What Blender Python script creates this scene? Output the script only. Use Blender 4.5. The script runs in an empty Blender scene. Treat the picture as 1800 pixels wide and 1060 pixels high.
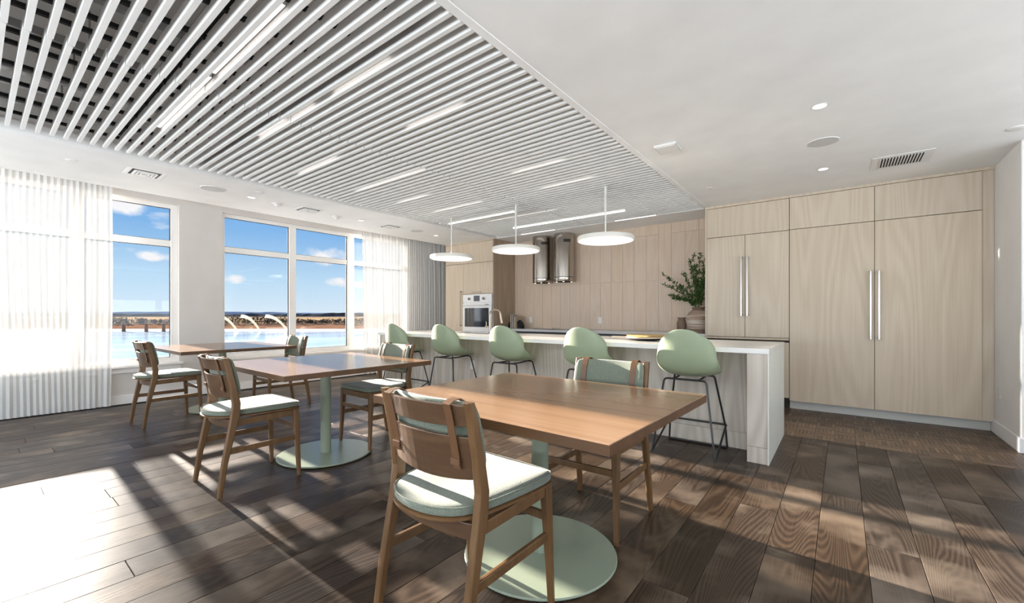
import bpy, bmesh, math, random
from mathutils import Vector, Matrix
R = random.Random(7)
SC = bpy.context.scene
COL = SC.collection
PI = math.pi

# ------------------------------------------------------------------ camera
CAM_H = 1.16
cd = bpy.data.cameras.new('camera'); cam = bpy.data.objects.new('camera', cd); COL.objects.link(cam)
cam.location = (0, 0, CAM_H)
cam.rotation_euler = (PI/2, 0, math.radians(37.94))
cd.sensor_fit = 'HORIZONTAL'; cd.sensor_width = 36.0; cd.lens = 744.0/1800.0*36.0
cd.shift_y = 23.0/1800.0
cd.clip_start = 0.05; cd.clip_end = 5000
SC.camera = cam

# ------------------------------------------------------------------ exposure
vs = SC.view_settings
vs.view_transform = 'Standard'; vs.look = 'None'; vs.gamma = 1.0; vs.use_curve_mapping = False
vs.exposure = 0.0

# ------------------------------------------------------------------ sky
SKY_STRENGTH = 1.0
wd = bpy.data.worlds.new('sky'); SC.world = wd; wd.use_nodes = True
nt = wd.node_tree; nt.nodes.clear()
def WN(t): return nt.nodes.new(t)
out = WN('ShaderNodeOutputWorld'); bg = WN('ShaderNodeBackground'); bg.inputs[1].default_value = SKY_STRENGTH
tc = WN('ShaderNodeTexCoord'); sx = WN('ShaderNodeSeparateXYZ'); nt.links.new(tc.outputs['Generated'], sx.inputs[0])
rp = WN('ShaderNodeValToRGB'); e = rp.color_ramp.elements
e[0].position = 0.0; e[0].color = (.72, .86, .98, 1)
e[1].position = 1.0; e[1].color = (.035, .13, .42, 1)
for p, c in ((.07, (.52, .75, .95, 1)), (.17, (.21, .47, .84, 1)), (.25, (.12, .35, .76, 1)), (.5, (.09, .28, .66, 1))):
    q = e.new(p); q.color = c
nt.links.new(sx.outputs['Z'], rp.inputs[0])
mp = WN('ShaderNodeMapping'); mp.inputs['Scale'].default_value = (1.0, 1.0, 3.2); mp.inputs['Location'].default_value = (.62, .35, .1)
nt.links.new(tc.outputs['Generated'], mp.inputs[0])
nz = WN('ShaderNodeTexNoise'); nz.inputs['Scale'].default_value = 5.2; nz.inputs['Detail'].default_value = 7; nz.inputs['Roughness'].default_value = .52
nt.links.new(mp.outputs[0], nz.inputs['Vector'])
cr = WN('ShaderNodeValToRGB'); cr.color_ramp.elements[0].position = .60; cr.color_ramp.elements[1].position = .70
nt.links.new(nz.outputs['Fac'], cr.inputs[0])
mx = WN('ShaderNodeMix'); mx.data_type = 'RGBA'
nt.links.new(cr.outputs[0], mx.inputs['Factor']); nt.links.new(rp.outputs[0], mx.inputs[6]); mx.inputs[7].default_value = (.92, .95, 1, 1)
def sky_math(op, a, b=None):
    x = WN('ShaderNodeMath'); x.operation = op
    for i, v in enumerate((a, b)):
        if v is None: continue
        if isinstance(v, (int, float)): x.inputs[i].default_value = v
        else: nt.links.new(v, x.inputs[i])
    return x.outputs[0]
# small fair-weather clouds: azimuth (radians left of +y), elevation, half width, half height
az = sky_math('ARCTAN2', sky_math('MULTIPLY', sx.outputs['X'], -1.), sx.outputs['Y']); el_ = sky_math('ARCSINE', sx.outputs['Z'])
n2 = WN('ShaderNodeTexNoise'); n2.inputs['Scale'].default_value = 26; n2.inputs['Detail'].default_value = 6; n2.inputs['Roughness'].default_value = .55
nt.links.new(tc.outputs['Generated'], n2.inputs['Vector'])
tot = 0.
for a0, e0, wa, wh in ((1.073, .125, .052, .020), (1.045, .070, .030, .012), (1.005, .066, .02, .010), (1.245, .070, .024, .010), (1.42, .190, .05, .018), (1.36, .105, .03, .009), (.6, .2, .09, .03), (.1, .16, .08, .025), (-.7, .22, .1, .03), (1.9, .15, .08, .022), (2.6, .2, .1, .03), (-1.8, .15, .09, .025), (1.2, .38, .10, .04)):
    u = sky_math('DIVIDE', sky_math('SUBTRACT', az, a0), wa); v_ = sky_math('DIVIDE', sky_math('SUBTRACT', el_, e0), wh)
    q = sky_math('SUBTRACT', 1., sky_math('ADD', sky_math('MULTIPLY', u, u), sky_math('MULTIPLY', v_, v_)))
    q = sky_math('MAXIMUM', sky_math('ADD', q, sky_math('MULTIPLY', sky_math('SUBTRACT', n2.outputs['Fac'], .5), 3.2)), 0.)
    fall = sky_math('LESS_THAN', sky_math('ADD', sky_math('MULTIPLY', u, u), sky_math('MULTIPLY', v_, v_)), 3.)
    q = sky_math('MINIMUM', sky_math('MULTIPLY', sky_math('MULTIPLY', q, fall), 1.1), 1.)
    tot = q if isinstance(tot, float) else sky_math('MAXIMUM', tot, q)
mc = WN('ShaderNodeMix'); mc.data_type = 'RGBA'; nt.links.new(tot, mc.inputs['Factor']); nt.links.new(mx.outputs[2], mc.inputs[6]); mc.inputs[7].default_value = (.95, .95, .98, 1)
nt.links.new(mc.outputs[2], bg.inputs[0]); nt.links.new(bg.outputs[0], out.inputs[0])

# ------------------------------------------------------------------ sun and fill lights
def area(name, loc, rot, sx_, sy_, power, col=(1, 1, 1)):
    l = bpy.data.lights.new(name, 'AREA'); l.shape = 'RECTANGLE'; l.size = sx_; l.size_y = sy_; l.energy = power; l.color = col
    o = bpy.data.objects.new(name, l); COL.objects.link(o); o.location = loc; o.rotation_euler = rot
    return o
SUN_TAN = .185
sl = bpy.data.lights.new('sun', 'SUN'); sl.energy = 41.0; sl.angle = math.radians(.7); sl.color = (1, .91, .80)
so = bpy.data.objects.new('sun', sl); COL.objects.link(so)
so.rotation_euler = Vector((1, -.030, -SUN_TAN)).to_track_quat('-Z', 'Y').to_euler()
# added unseen fill lamps behind and right, tilted up to brighten the ceiling
area('fill_behind', (-1.8, -3.2, 1.25), (PI/2+math.radians(63), 0, 0), 9.5, 1.7, 560, (.90, .96, 1))
area('fill_right', (3.35, 1.4, 1.25), (PI/2+math.radians(60), 0, PI/2), 6.5, 1.6, 120, (.93, .97, 1))

# ------------------------------------------------------------------ materials
MATS = {}
class NT:
    def __init__(s, name):
        s.m = bpy.data.materials.new(name); s.m.use_nodes = True; s.t = s.m.node_tree
        s.p = s.t.nodes['Principled BSDF']; s.o = s.t.nodes['Material Output']; MATS[name] = s.m
    def n(s, t, **k):
        x = s.t.nodes.new(t)
        for a, b in k.items(): setattr(x, a, b)
        return x
    def l(s, a, b): s.t.links.new(a, b)
    def math(s, op, a, b=None, c=None):
        x = s.n('ShaderNodeMath', operation=op)
        for i, v in enumerate((a, b, c)):
            if v is None: continue
            if isinstance(v, (int, float)): x.inputs[i].default_value = v
            else: s.l(v, x.inputs[i])
        return x.outputs[0]
    def ramp(s, f, stops):
        r = s.n('ShaderNodeValToRGB'); el = r.color_ramp.elements
        el[0].position, el[0].color = stops[0][0], (*stops[0][1], 1); el[1].position, el[1].color = stops[-1][0], (*stops[-1][1], 1)
        for p, c in stops[1:-1]: q = el.new(p); q.color = (*c, 1)
        s.l(f, r.inputs[0]); return r.outputs[0]
    def mix(s, f, a, b, mode='MIX'):
        x = s.n('ShaderNodeMix', data_type='RGBA', blend_type=mode)
        for i, v in ((0, f), (6, a), (7, b)):
            if isinstance(v, (int, float)): x.inputs[i].default_value = v
            elif isinstance(v, tuple): x.inputs[i].default_value = (*v, 1)
            else: s.l(v, x.inputs[i])
        return x.outputs[2]
def plain(name, col, rough=.5, metal=0., spec=.5, emit=None, es=0., coat=0., bump=0., bscale=80):
    s = NT(name); p = s.p
    p.inputs['Base Color'].default_value = (*col, 1); p.inputs['Roughness'].default_value = rough; p.inputs['Metallic'].default_value = metal
    p.inputs['Specular IOR Level'].default_value = spec; p.inputs['Coat Weight'].default_value = coat
    if emit: p.inputs['Emission Color'].default_value = (*emit, 1); p.inputs['Emission Strength'].default_value = es
    # slight tonal variation keeps every surface procedural
    t = s.n('ShaderNodeTexCoord'); z = s.n('ShaderNodeTexNoise'); z.inputs['Scale'].default_value = 3.0; z.inputs['Detail'].default_value = 3
    s.l(t.outputs['Object'], z.inputs['Vector'])
    s.l(s.ramp(z.outputs['Fac'], [(.3, tuple(c*.965 for c in col)), (.7, tuple(min(1, c*1.03) for c in col))]), p.inputs['Base Color'])
    if bump:
        z2 = s.n('ShaderNodeTexNoise'); z2.inputs['Scale'].default_value = bscale; z2.inputs['Detail'].default_value = 2
        s.l(t.outputs['Object'], z2.inputs['Vector'])
        b = s.n('ShaderNodeBump'); b.inputs['Strength'].default_value = bump; b.inputs['Distance'].default_value = .002
        s.l(z2.outputs['Fac'], b.inputs['Height']); s.l(b.outputs[0], p.inputs['Normal'])
    return s.m
def wood(name, dark, mid, light, axis='z', across=6., along=.6, rings=55., rough=.45, vary=.0, fibre=.35, contrast=1., coat=0., blotch=None, bump=.15, off=50.):
    """grain lines as contour lines of a stretched noise, which gives cathedral figure"""
    s = NT(name); p = s.p
    t = s.n('ShaderNodeTexCoord'); oi = s.n('ShaderNodeObjectInfo')
    mpn = s.n('ShaderNodeMapping'); i = 'xyz'.index(axis)
    sc = [across]*3; sc[i] = along; mpn.inputs['Scale'].default_value = sc
    cb = s.n('ShaderNodeCombineXYZ'); s.l(s.math('MULTIPLY', oi.outputs['Random'], off), cb.inputs[0]); s.l(s.math('MULTIPLY', oi.outputs['Random'], off*.7), cb.inputs[1]); s.l(s.math('MULTIPLY', oi.outputs['Random'], off*.4), cb.inputs[2])
    ad = s.n('ShaderNodeVectorMath', operation='ADD')
    s.l(t.outputs['Object'], mpn.inputs[0]); s.l(mpn.outputs[0], ad.inputs[0]); s.l(cb.outputs[0], ad.inputs[1])
    a = s.n('ShaderNodeTexNoise'); a.inputs['Scale'].default_value = .55; a.inputs['Detail'].default_value = 1.5; a.inputs['Roughness'].default_value = .35
    s.l(ad.outputs[0], a.inputs['Vector'])
    w = s.math('SINE', s.math('MULTIPLY', a.outputs['Fac'], rings))
    w = s.math('MULTIPLY_ADD', w, .5*contrast, .5)
    f = s.n('ShaderNodeMapping'); sc2 = [90.]*3; sc2[i] = 2.2; f.inputs['Scale'].default_value = sc2
    s.l(t.outputs['Object'], f.inputs[0]); ad2 = s.n('ShaderNodeVectorMath', operation='ADD'); s.l(f.outputs[0], ad2.inputs[0]); s.l(cb.outputs[0], ad2.inputs[1])
    z = s.n('ShaderNodeTexNoise'); z.inputs['Scale'].default_value = 1.; z.inputs['Detail'].default_value = 3
    s.l(ad2.outputs[0], z.inputs['Vector'])
    v = s.math('ADD', s.math('MULTIPLY', w, 1-fibre), s.math('MULTIPLY', z.outputs['Fac'], fibre))
    col = s.ramp(v, [(.12, dark), (.5, mid), (.88, light)])
    if blotch:
        bz = s.n('ShaderNodeTexNoise'); bz.inputs['Scale'].default_value = 2.6; bz.inputs['Detail'].default_value = 4
        ad3 = s.n('ShaderNodeVectorMath', operation='ADD'); s.l(t.outputs['Object'], ad3.inputs[0]); s.l(cb.outputs[0], ad3.inputs[1]); s.l(ad3.outputs[0], bz.inputs['Vector'])
        k = s.ramp(bz.outputs['Fac'], [(.48, (0, 0, 0)), (.70, (1, 1, 1))])
        col = s.mix(k, col, blotch)
    if vary:
        h = s.n('ShaderNodeHueSaturation'); s.l(col, h.inputs['Color'])
        s.l(s.math('MULTIPLY_ADD', oi.outputs['Random'], 2*vary, 1-vary), h.inputs['Value'])
        rr = s.math('FRACT', s.math('MULTIPLY', oi.outputs['Random'], 17.3)); s.l(s.math('MULTIPLY_ADD', rr, .4 if vary > .05 else .12, .75 if vary > .05 else .94), h.inputs['Saturation'])
        col = h.outputs[0]
    s.l(col, p.inputs['Base Color']); p.inputs['Roughness'].default_value = rough; p.inputs['Coat Weight'].default_value = coat; p.inputs['Coat Roughness'].default_value = .25
    b = s.n('ShaderNodeBump'); b.inputs['Strength'].default_value = bump; b.inputs['Distance'].default_value = .001
    s.l(v, b.inputs['Height']); s.l(b.outputs[0], p.inputs['Normal'])
    return s.m

M = {}
M['ceil'] = plain('ceiling_paint', (.90, .90, .895), .8)
M['wall'] = plain('wall_paint', (.62, .60, .58), .75)
M['trimw'] = plain('white_trim', (.83, .82, .81), .5)
M['slat'] = plain('slat_white', (.80, .795, .785), .55)
M['plenum'] = plain('plenum_grey', (.80, .78, .76), .9)
M['black'] = plain('black_metal', (.012, .012, .013), .35)
M['blackmatte'] = plain('black_matte', (.008, .008, .009), .8)
M['chrome'] = plain('brushed_steel', (.46, .42, .375), .17, 1.)
M['steel'] = plain('satin_steel', (.36, .34, .32), .28, 1.)
M['bronze'] = plain('champagne_metal', (.40, .34, .27), .3, 1.)
M['brass'] = plain('brass_metal', (.80, .58, .26), .22, 1.)
M['galv'] = plain('galvanised', (.45, .45, .45), .4, .8)
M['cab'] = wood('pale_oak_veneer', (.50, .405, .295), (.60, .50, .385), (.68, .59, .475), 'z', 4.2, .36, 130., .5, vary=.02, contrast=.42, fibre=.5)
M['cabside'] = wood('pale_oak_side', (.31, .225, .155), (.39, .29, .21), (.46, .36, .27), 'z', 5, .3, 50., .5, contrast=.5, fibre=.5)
M['isl'] = wood('island_oak_veneer', (.44, .38, .31), (.57, .51, .44), (.66, .61, .55), 'z', 4.5, .6, 120., .5, vary=.02, contrast=.6, fibre=.4)
M['board'] = wood('limed_wall_board', (.54, .42, .32), (.64, .51, .40), (.70, .58, .48), 'z', 6., .8, 70., .6, vary=.015, contrast=.3, fibre=.5, bump=.3)
M['quartz'] = plain('white_quartz', (.80, .79, .76), .12)
M['cream'] = plain('cream_stone', (.74, .735, .66), .3)
M['ctop'] = plain('grey_quartz', (.62, .62, .63), .15)
M['plinth'] = plain('pale_plinth', (.56, .55, .51), .5)
M['dark'] = plain('shadow_gap', (.035, .028, .022), .8)
M['floor'] = wood('dark_oak_plank', (.018, .0105, .0065), (.042, .026, .0165), (.075, .049, .032), 'y', 7., .75, 300., .36, vary=.30, contrast=.8, fibre=.45, blotch=(.165, .122, .088), bump=.25)
M['floor'].node_tree.nodes['Principled BSDF'].inputs['Specular IOR Level'].default_value = .22
def parquet(name, ax):
    s = NT(name); t = s.n('ShaderNodeTexCoord'); oi = s.n('ShaderNodeObjectInfo'); sp = s.n('ShaderNodeSeparateXYZ'); s.l(t.outputs['Object'], sp.inputs[0])
    k = s.math('FLOOR', s.math('DIVIDE', s.math('ADD', sp.outputs[ax], .0775), .031)); cb = s.n('ShaderNodeCombineXYZ'); s.l(k, cb.inputs[0]); s.l(s.math('MULTIPLY', oi.outputs['Random'], 97.), cb.inputs[1])
    wn = s.n('ShaderNodeTexWhiteNoise', noise_dimensions='2D'); s.l(cb.outputs[0], wn.inputs['Vector'])
    col = s.ramp(wn.outputs['Value'], [(0., (.028, .018, .012)), (.35, (.075, .045, .028)), (.7, (.115, .074, .045)), (1., (.19, .13, .08))])
    z = s.n('ShaderNodeTexNoise'); z.inputs['Scale'].default_value = 60; s.l(t.outputs['Object'], z.inputs['Vector'])
    col = s.mix(.35, col, s.ramp(z.outputs['Fac'], [(.3, (.05, .03, .02)), (.7, (.17, .11, .07))])); s.l(col, s.p.inputs['Base Color']); s.p.inputs['Roughness'].default_value = .42; return s.m
M['parq'] = parquet('parquet_a', 1); M['parq2'] = parquet('parquet_b', 0)
M['sub'] = plain('subfloor_dark', (.014, .009, .006), .8)
M['chair'] = wood('chair_oak', (.082, .038, .013), (.130, .065, .024), (.175, .093, .038), 'z', 12., 1.2, 30., .42, contrast=.5, fibre=.5)
M['back'] = wood('chair_back_walnut', (.062, .030, .014), (.092, .047, .023), (.13, .069, .034), 'x', 14., 1.2, 26., .4, contrast=.5, fibre=.5)
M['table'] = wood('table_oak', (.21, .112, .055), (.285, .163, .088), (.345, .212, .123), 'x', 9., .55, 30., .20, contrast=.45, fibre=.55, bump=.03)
M['table'].node_tree.nodes['Principled BSDF'].inputs['IOR'].default_value = 1.62
M['edge'] = wood('table_edge_shade', (.065, .029, .011), (.095, .044, .017), (.13, .064, .027), 'x', 12., 1.5, 26., .4, contrast=.5, fibre=.5)  # darkened table oak; the shade on the table edge is put in its colour
M['sage'] = plain('sage_powder_coat', (.26, .30, .225), .28)
M['shell'] = plain('sage_plastic_shell', (.29, .345, .225), .42)
M['leather'] = plain('tan_leather', (.125, .058, .025), .45, bump=.2)
M['curt_rod'] = plain('track_white', (.75, .75, .74), .4)
M['plastic'] = plain('white_plastic', (.78, .77, .75), .35)
M['screen'] = plain('display_grey', (.10, .11, .12), .15)
M['ovenglass'] = plain('oven_glass', (.02, .022, .028), .05, coat=.5)
M['clay'] = plain('brown_clay', (.20, .135, .095), .8, bump=.5, bscale=40)
M['leaf'] = plain('leaf_green', (.045, .095, .022), .4)
M['stem'] = plain('stem_green', (.10, .13, .05), .6)
M['book1'] = plain('cream_book_cover', (.50, .42, .33), .6)
M['book2'] = plain('grey_book_cover', (.36, .33, .30), .6)
M['book3'] = plain('tan_book_cover', (.42, .33, .22), .6)
M['page'] = plain('book_pages', (.75, .70, .60), .8)
M['lamp'] = plain('lamp_white', (.80, .79, .74), .35)
M['glow'] = plain('lamp_diffuser', (.9, .85, .83), .5, emit=(1, .93, .91), es=.82)
M['ledstrip'] = plain('led_strip', (.9, .9, .88), .5, emit=(1, .95, .91), es=1.8)
M['down'] = plain('downlight_lens', (.9, .9, .9), .5, emit=(1, .97, .93), es=2.)
M['rubber'] = plain('rubber_foot', (.03, .025, .02), .7)

def fabric(name, c1, c2):
    s = NT(name); t = s.n('ShaderNodeTexCoord'); z = s.n('ShaderNodeTexNoise'); z.inputs['Scale'].default_value = 260; z.inputs['Detail'].default_value = 2
    s.l(t.outputs['Object'], z.inputs['Vector']); s.l(s.ramp(z.outputs['Fac'], [(.35, c1), (.65, c2)]), s.p.inputs['Base Color'])
    s.p.inputs['Roughness'].default_value = .9; s.p.inputs['Sheen Weight'].default_value = .3
    b = s.n('ShaderNodeBump'); b.inputs['Strength'].default_value = .5; b.inputs['Distance'].default_value = .002
    s.l(z.outputs['Fac'], b.inputs['Height']); s.l(b.outputs[0], s.p.inputs['Normal']); return s.m
M['fab'] = fabric('sage_wool', (.105, .120, .090), (.18, .205, .155))
def jar():
    s = NT('striped_clay'); t = s.n('ShaderNodeTexCoord'); m_ = s.n('ShaderNodeMapping'); m_.inputs['Scale'].default_value = (2, 2, 28)
    z = s.n('ShaderNodeTexNoise'); z.inputs['Scale'].default_value = 1.2; z.inputs['Detail'].default_value = 5
    s.l(t.outputs['Object'], m_.inputs[0]); s.l(m_.outputs[0], z.inputs['Vector'])
    s.l(s.ramp(z.outputs['Fac'], [(.35, (.26, .16, .11)), (.5, (.42, .31, .24)), (.62, (.60, .54, .48))]), s.p.inputs['Base Color']); s.p.inputs['Roughness'].default_value = .85
    return s.m
M['jar'] = jar()
def glass():
    s = NT('window_glass'); t = s.t; t.nodes.remove(s.p)
    a = s.n('ShaderNodeBsdfTransparent'); g = s.n('ShaderNodeBsdfGlossy'); g.inputs['Roughness'].default_value = .01; f = s.n('ShaderNodeFresnel'); f.inputs['IOR'].default_value = 1.35
    x = s.n('ShaderNodeMixShader'); s.l(f.outputs[0], x.inputs[0]); s.l(a.outputs[0], x.inputs[1]); s.l(g.outputs[0], x.inputs[2]); s.l(x.outputs[0], s.o.inputs[0]); return s.m
M['glass'] = glass()
def sheer():
    s = NT('sheer_voile'); s.t.nodes.remove(s.p)
    a = s.n('ShaderNodeBsdfTransparent'); d = s.n('ShaderNodeBsdfDiffuse'); d.inputs[0].default_value = (.90, .90, .89, 1)
    tl = s.n('ShaderNodeBsdfTranslucent'); tl.inputs[0].default_value = (.13, .13, .128, 1)
    x = s.n('ShaderNodeMixShader'); x.inputs[0].default_value = .22; s.l(d.outputs[0], x.inputs[1]); s.l(tl.outputs[0], x.inputs[2])
    y = s.n('ShaderNodeMixShader'); lw = s.n('ShaderNodeLayerWeight'); lw.inputs[0].default_value = .35
    s.l(s.math('MULTIPLY_ADD', lw.outputs['Facing'], .16, .80), y.inputs[0])
    s.l(a.outputs[0], y.inputs[1]); s.l(x.outputs[0], y.inputs[2]); s.l(y.outputs[0], s.o.inputs[0]); return s.m
M['sheer'] = sheer()
def spray():
    s = NT('water_spray'); s.t.nodes.remove(s.p)
    a = s.n('ShaderNodeBsdfTransparent'); d = s.n('ShaderNodeBsdfTranslucent'); d.inputs[0].default_value = (.95, .90, .70, 1)
    y = s.n('ShaderNodeMixShader'); y.inputs[0].default_value = .20; s.l(a.outputs[0], y.inputs[1]); s.l(d.outputs[0], y.inputs[2]); s.l(y.outputs[0], s.o.inputs[0]); return s.m
M['spray'] = spray()
def noisy(name, stops, scale, rough=.9, stretch=(1, 1, 1), detail=5):
    s = NT(name); t = s.n('ShaderNodeTexCoord'); m_ = s.n('ShaderNodeMapping'); m_.inputs['Scale'].default_value = stretch
    z = s.n('ShaderNodeTexNoise'); z.inputs['Scale'].default_value = scale; z.inputs['Detail'].default_value = detail
    s.l(t.outputs['Object'], m_.inputs[0]); s.l(m_.outputs[0], z.inputs['Vector']); s.l(s.ramp(z.outputs['Fac'], stops), s.p.inputs['Base Color']); s.p.inputs['Roughness'].default_value = rough
    if rough > .5: s.p.inputs['Specular IOR Level'].default_value = 0.
    return s.m
M['water'] = noisy('lake_water', [(.3, (.30, .47, .66)), (.7, (.62, .76, .88))], .12, .12, (1, .25, 1))
M['bank'] = noisy('brown_bank', [(.3, (.20, .10, .06)), (.7, (.34, .19, .11))], .3)
M['shore'] = noisy('pale_shore', [(.3, (.85, .85, .85)), (.7, (.92, .92, .92))], .3)
M['field'] = noisy('dry_field', [(.35, (.20, .13, .075)), (.5, (.34, .24, .14)), (.65, (.44, .32, .19))], .02, .9, (1, .3, 1))
M['wintertree'] = noisy('winter_trees', [(.3, (.045, .038, .036)), (.7, (.13, .11, .10))], .5)
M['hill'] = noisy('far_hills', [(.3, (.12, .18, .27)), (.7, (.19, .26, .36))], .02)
M['hill2'] = noisy('near_hills', [(.3, (.04, .045, .05)), (.55, (.08, .078, .075)), (.7, (.17, .165, .16))], .05)

# ------------------------------------------------------------------ mesh helpers
class MB:
    def __init__(s): s.v = []; s.f = []; s.sm = []
    def add(s, vs_, fs, smooth=False, mat=None):
        n = len(s.v)
        s.v += [tuple(mat @ Vector(v)) if mat else tuple(v) for v in vs_]
        s.f += [tuple(n+i for i in f) for f in fs]; s.sm += [smooth]*len(fs); return s
    def box(s, x0, x1, y0, y1, z0, z1, mat=None):
        v = [(x0,y0,z0),(x1,y0,z0),(x1,y1,z0),(x0,y1,z0),(x0,y0,z1),(x1,y0,z1),(x1,y1,z1),(x0,y1,z1)]
        return s.add(v, [(0,3,2,1),(4,5,6,7),(0,1,5,4),(1,2,6,5),(2,3,7,6),(3,0,4,7)], False, mat)
    def bar(s, a, b, w, h, up=(0,0,1), w2=None, h2=None):
        """rectangular bar between points; w = width sideways, h = height along up"""
        a = Vector(a); b = Vector(b); d = (b-a).normalized(); u = Vector(up); sd = d.cross(u).normalized(); u = sd.cross(d).normalized()
        w2 = w if w2 is None else w2; h2 = h if h2 is None else h2; v = []
        for p, ww, hh in ((a, w, h), (b, w2, h2)):
            for i, j in ((-1,-1),(1,-1),(1,1),(-1,1)): v.append(p+sd*(i*ww/2)+u*(j*hh/2))
        return s.add(v, [(0,1,2,3),(7,6,5,4),(0,4,5,1),(1,5,6,2),(2,6,7,3),(3,7,4,0)])
    def tube(s, pts, r, n=8, caps=True):
        pts = [Vector(p) for p in pts]; rs = r if isinstance(r, (list, tuple)) else [r]*len(pts); v = []; f = []
        d = (pts[1]-pts[0]).normalized(); u = d.orthogonal().normalized()
        for k, p in enumerate(pts):
            if 0 < k < len(pts)-1: d = ((pts[k+1]-p).normalized()+(p-pts[k-1]).normalized()).normalized()
            elif k: d = (p-pts[k-1]).normalized()
            u = (u-d*u.dot(d)).normalized(); w = d.cross(u)
            for i in range(n):
                a = 2*PI*i/n; v.append(p+(u*math.cos(a)+w*math.sin(a))*rs[k])
        for k in range(len(pts)-1):
            for i in range(n): f.append((k*n+i, k*n+(i+1)%n, (k+1)*n+(i+1)%n, (k+1)*n+i))
        s.add(v, f, True)
        if caps:
            m = len(s.v)-len(v)
            s.f.append(tuple(m+i for i in reversed(range(n)))); s.sm.append(False)
            s.f.append(tuple(m+(len(pts)-1)*n+i for i in range(n))); s.sm.append(False)
        return s
    def lathe(s, prof, n=32, c=(0,0,0), smooth=True):
        v = []; f = []
        for r, z in prof:
            for i in range(n): a = 2*PI*i/n; v.append((c[0]+r*math.cos(a), c[1]+r*math.sin(a), c[2]+z))
        for k in range(len(prof)-1):
            for i in range(n): f.append((k*n+i, k*n+(i+1)%n, (k+1)*n+(i+1)%n, (k+1)*n+i))
        f.append(tuple(reversed(range(n)))); f.append(tuple((len(prof)-1)*n+i for i in range(n)))
        return s.add(v, f, smooth)
    def disc(s, c, r, z0, z1, n=40): return s.lathe([(r, z0), (r, z1)], n, c, False)
    def sweep(s, secs, smooth=False):
        """secs: list of rings (equal length lists of points)"""
        n = len(secs[0]); v = [p for r in secs for p in r]; f = []
        for k in range(len(secs)-1):
            for i in range(n): f.append((k*n+i, k*n+(i+1)%n, (k+1)*n+(i+1)%n, (k+1)*n+i))
        f.append(tuple(reversed(range(n)))); f.append(tuple((len(secs)-1)*n+i for i in range(n)))
        return s.add(v, f, smooth)
    def build(s, name, mat, parent=None, bevel=0., seg=2, sub=0, auto=False):
        me = bpy.data.meshes.new(name); me.from_pydata(s.v, [], s.f); me.update()
        bm = bmesh.new(); bm.from_mesh(me); bmesh.ops.recalc_face_normals(bm, faces=bm.faces); bm.to_mesh(me); bm.free()
        me.polygons.foreach_set('use_smooth', s.sm if not auto else [True]*len(me.polygons))
        me.set_sharp_from_angle(angle=math.radians(38)) if any(s.sm) else None
        me.materials.append(mat); o = bpy.data.objects.new(name, me); COL.objects.link(o)
        if parent: o.parent = parent
        if bevel:
            b = o.modifiers.new('bevel', 'BEVEL'); b.width = bevel; b.segments = seg; b.limit_method = 'ANGLE'; b.angle_limit = math.radians(40)
        if sub:
            q = o.modifiers.new('sub', 'SUBSURF'); q.levels = sub; q.render_levels = sub
        return o
def tag(o, label=None, cat=None, group=None, kind=None):
    if label: o['label'] = label
    if cat: o['category'] = cat
    if group: o['group'] = group
    if kind: o['kind'] = kind
    return o
def thing(name, label, cat, loc=(0,0,0), rz=0., group=None):
    o = bpy.data.objects.new(name, None); COL.objects.link(o); o.empty_display_size = .1
    o.location = loc; o.rotation_euler = (0, 0, rz); return tag(o, label, cat, group)
def struct(name, mb, mat, parent=None, **k):
    o = mb.build(name, mat, parent, **k)
    if not parent: o['kind'] = 'structure'
    return o
def copy_tree(o, parent=None):
    c = o.copy(); COL.objects.link(c); c.parent = parent
    for ch in list(o.children): copy_tree(ch, c)
    return c
def place(src, first, loc, rz, label, group=None):
    o = src if first else copy_tree(src)
    o.location = loc; o.rotation_euler = (0, 0, rz); o['label'] = label
    if group: o['group'] = group
    return o
def link_shared(name, me, parent, loc=(0,0,0), rz=0.):
    o = bpy.data.objects.new(name, me); COL.objects.link(o); o.parent = parent; o.location = loc; o.rotation_euler = (0,0,rz); return o

# ================================================================== ROOM
CZ = 2.625
XW = -7.35; XR = 1.187; YB = 6.87
# floor slab with planks and parquet panels as its pieces
floor = struct('floor', MB().box(-7.5, 3.6, -3.6, 6.95, -.06, -.012), M['sub'])
PW = .1975; x = -.1-PW*36
plank_n = 0
while x < 3.5:
    if x > -7.55:
        x0 = max(x, -7.35)+.0008; x1 = min(x+PW, 3.58)-.0008
        yend = 4.843
        yst = -1.7 if x < 1.2 else .6
        y = yst - R.uniform(0, 1.9)
        first = True
        while y < yend:
            L = R.uniform(1.5, 2.25); y1 = min(y+L, yend)
            if y1 > yst and y1-y > .05:
                ya = max(y, yst)
                cx, cy = (x0+x1)/2, (ya+y1)/2; hw, hl = (x1-x0)/2, (y1-ya)/2-.0009
                dz = R.uniform(-.0007, .0003)
                mb = MB(); t = .0018
                v = [(-hw,-hl,-.011),(hw,-hl,-.011),(hw,hl,-.011),(-hw,hl,-.011),(-hw,-hl,-t),(hw,-hl,-t),(hw,hl,-t),(-hw,hl,-t),
                     (-hw+t,-hl+t,0),(hw-t,-hl+t,0),(hw-t,hl-t,0),(-hw+t,hl-t,0)]
                mb.add(v, [(8,9,10,11),(4,5,9,8),(5,6,10,9),(6,7,11,10),(7,4,8,11),(0,1,5,4),(1,2,6,5),(2,3,7,6),(3,0,4,7)])
                o = mb.build('floorboard', M['floor'], floor); o.location = (cx, cy, dz); plank_n += 1
            y = y1
    x += PW
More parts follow.
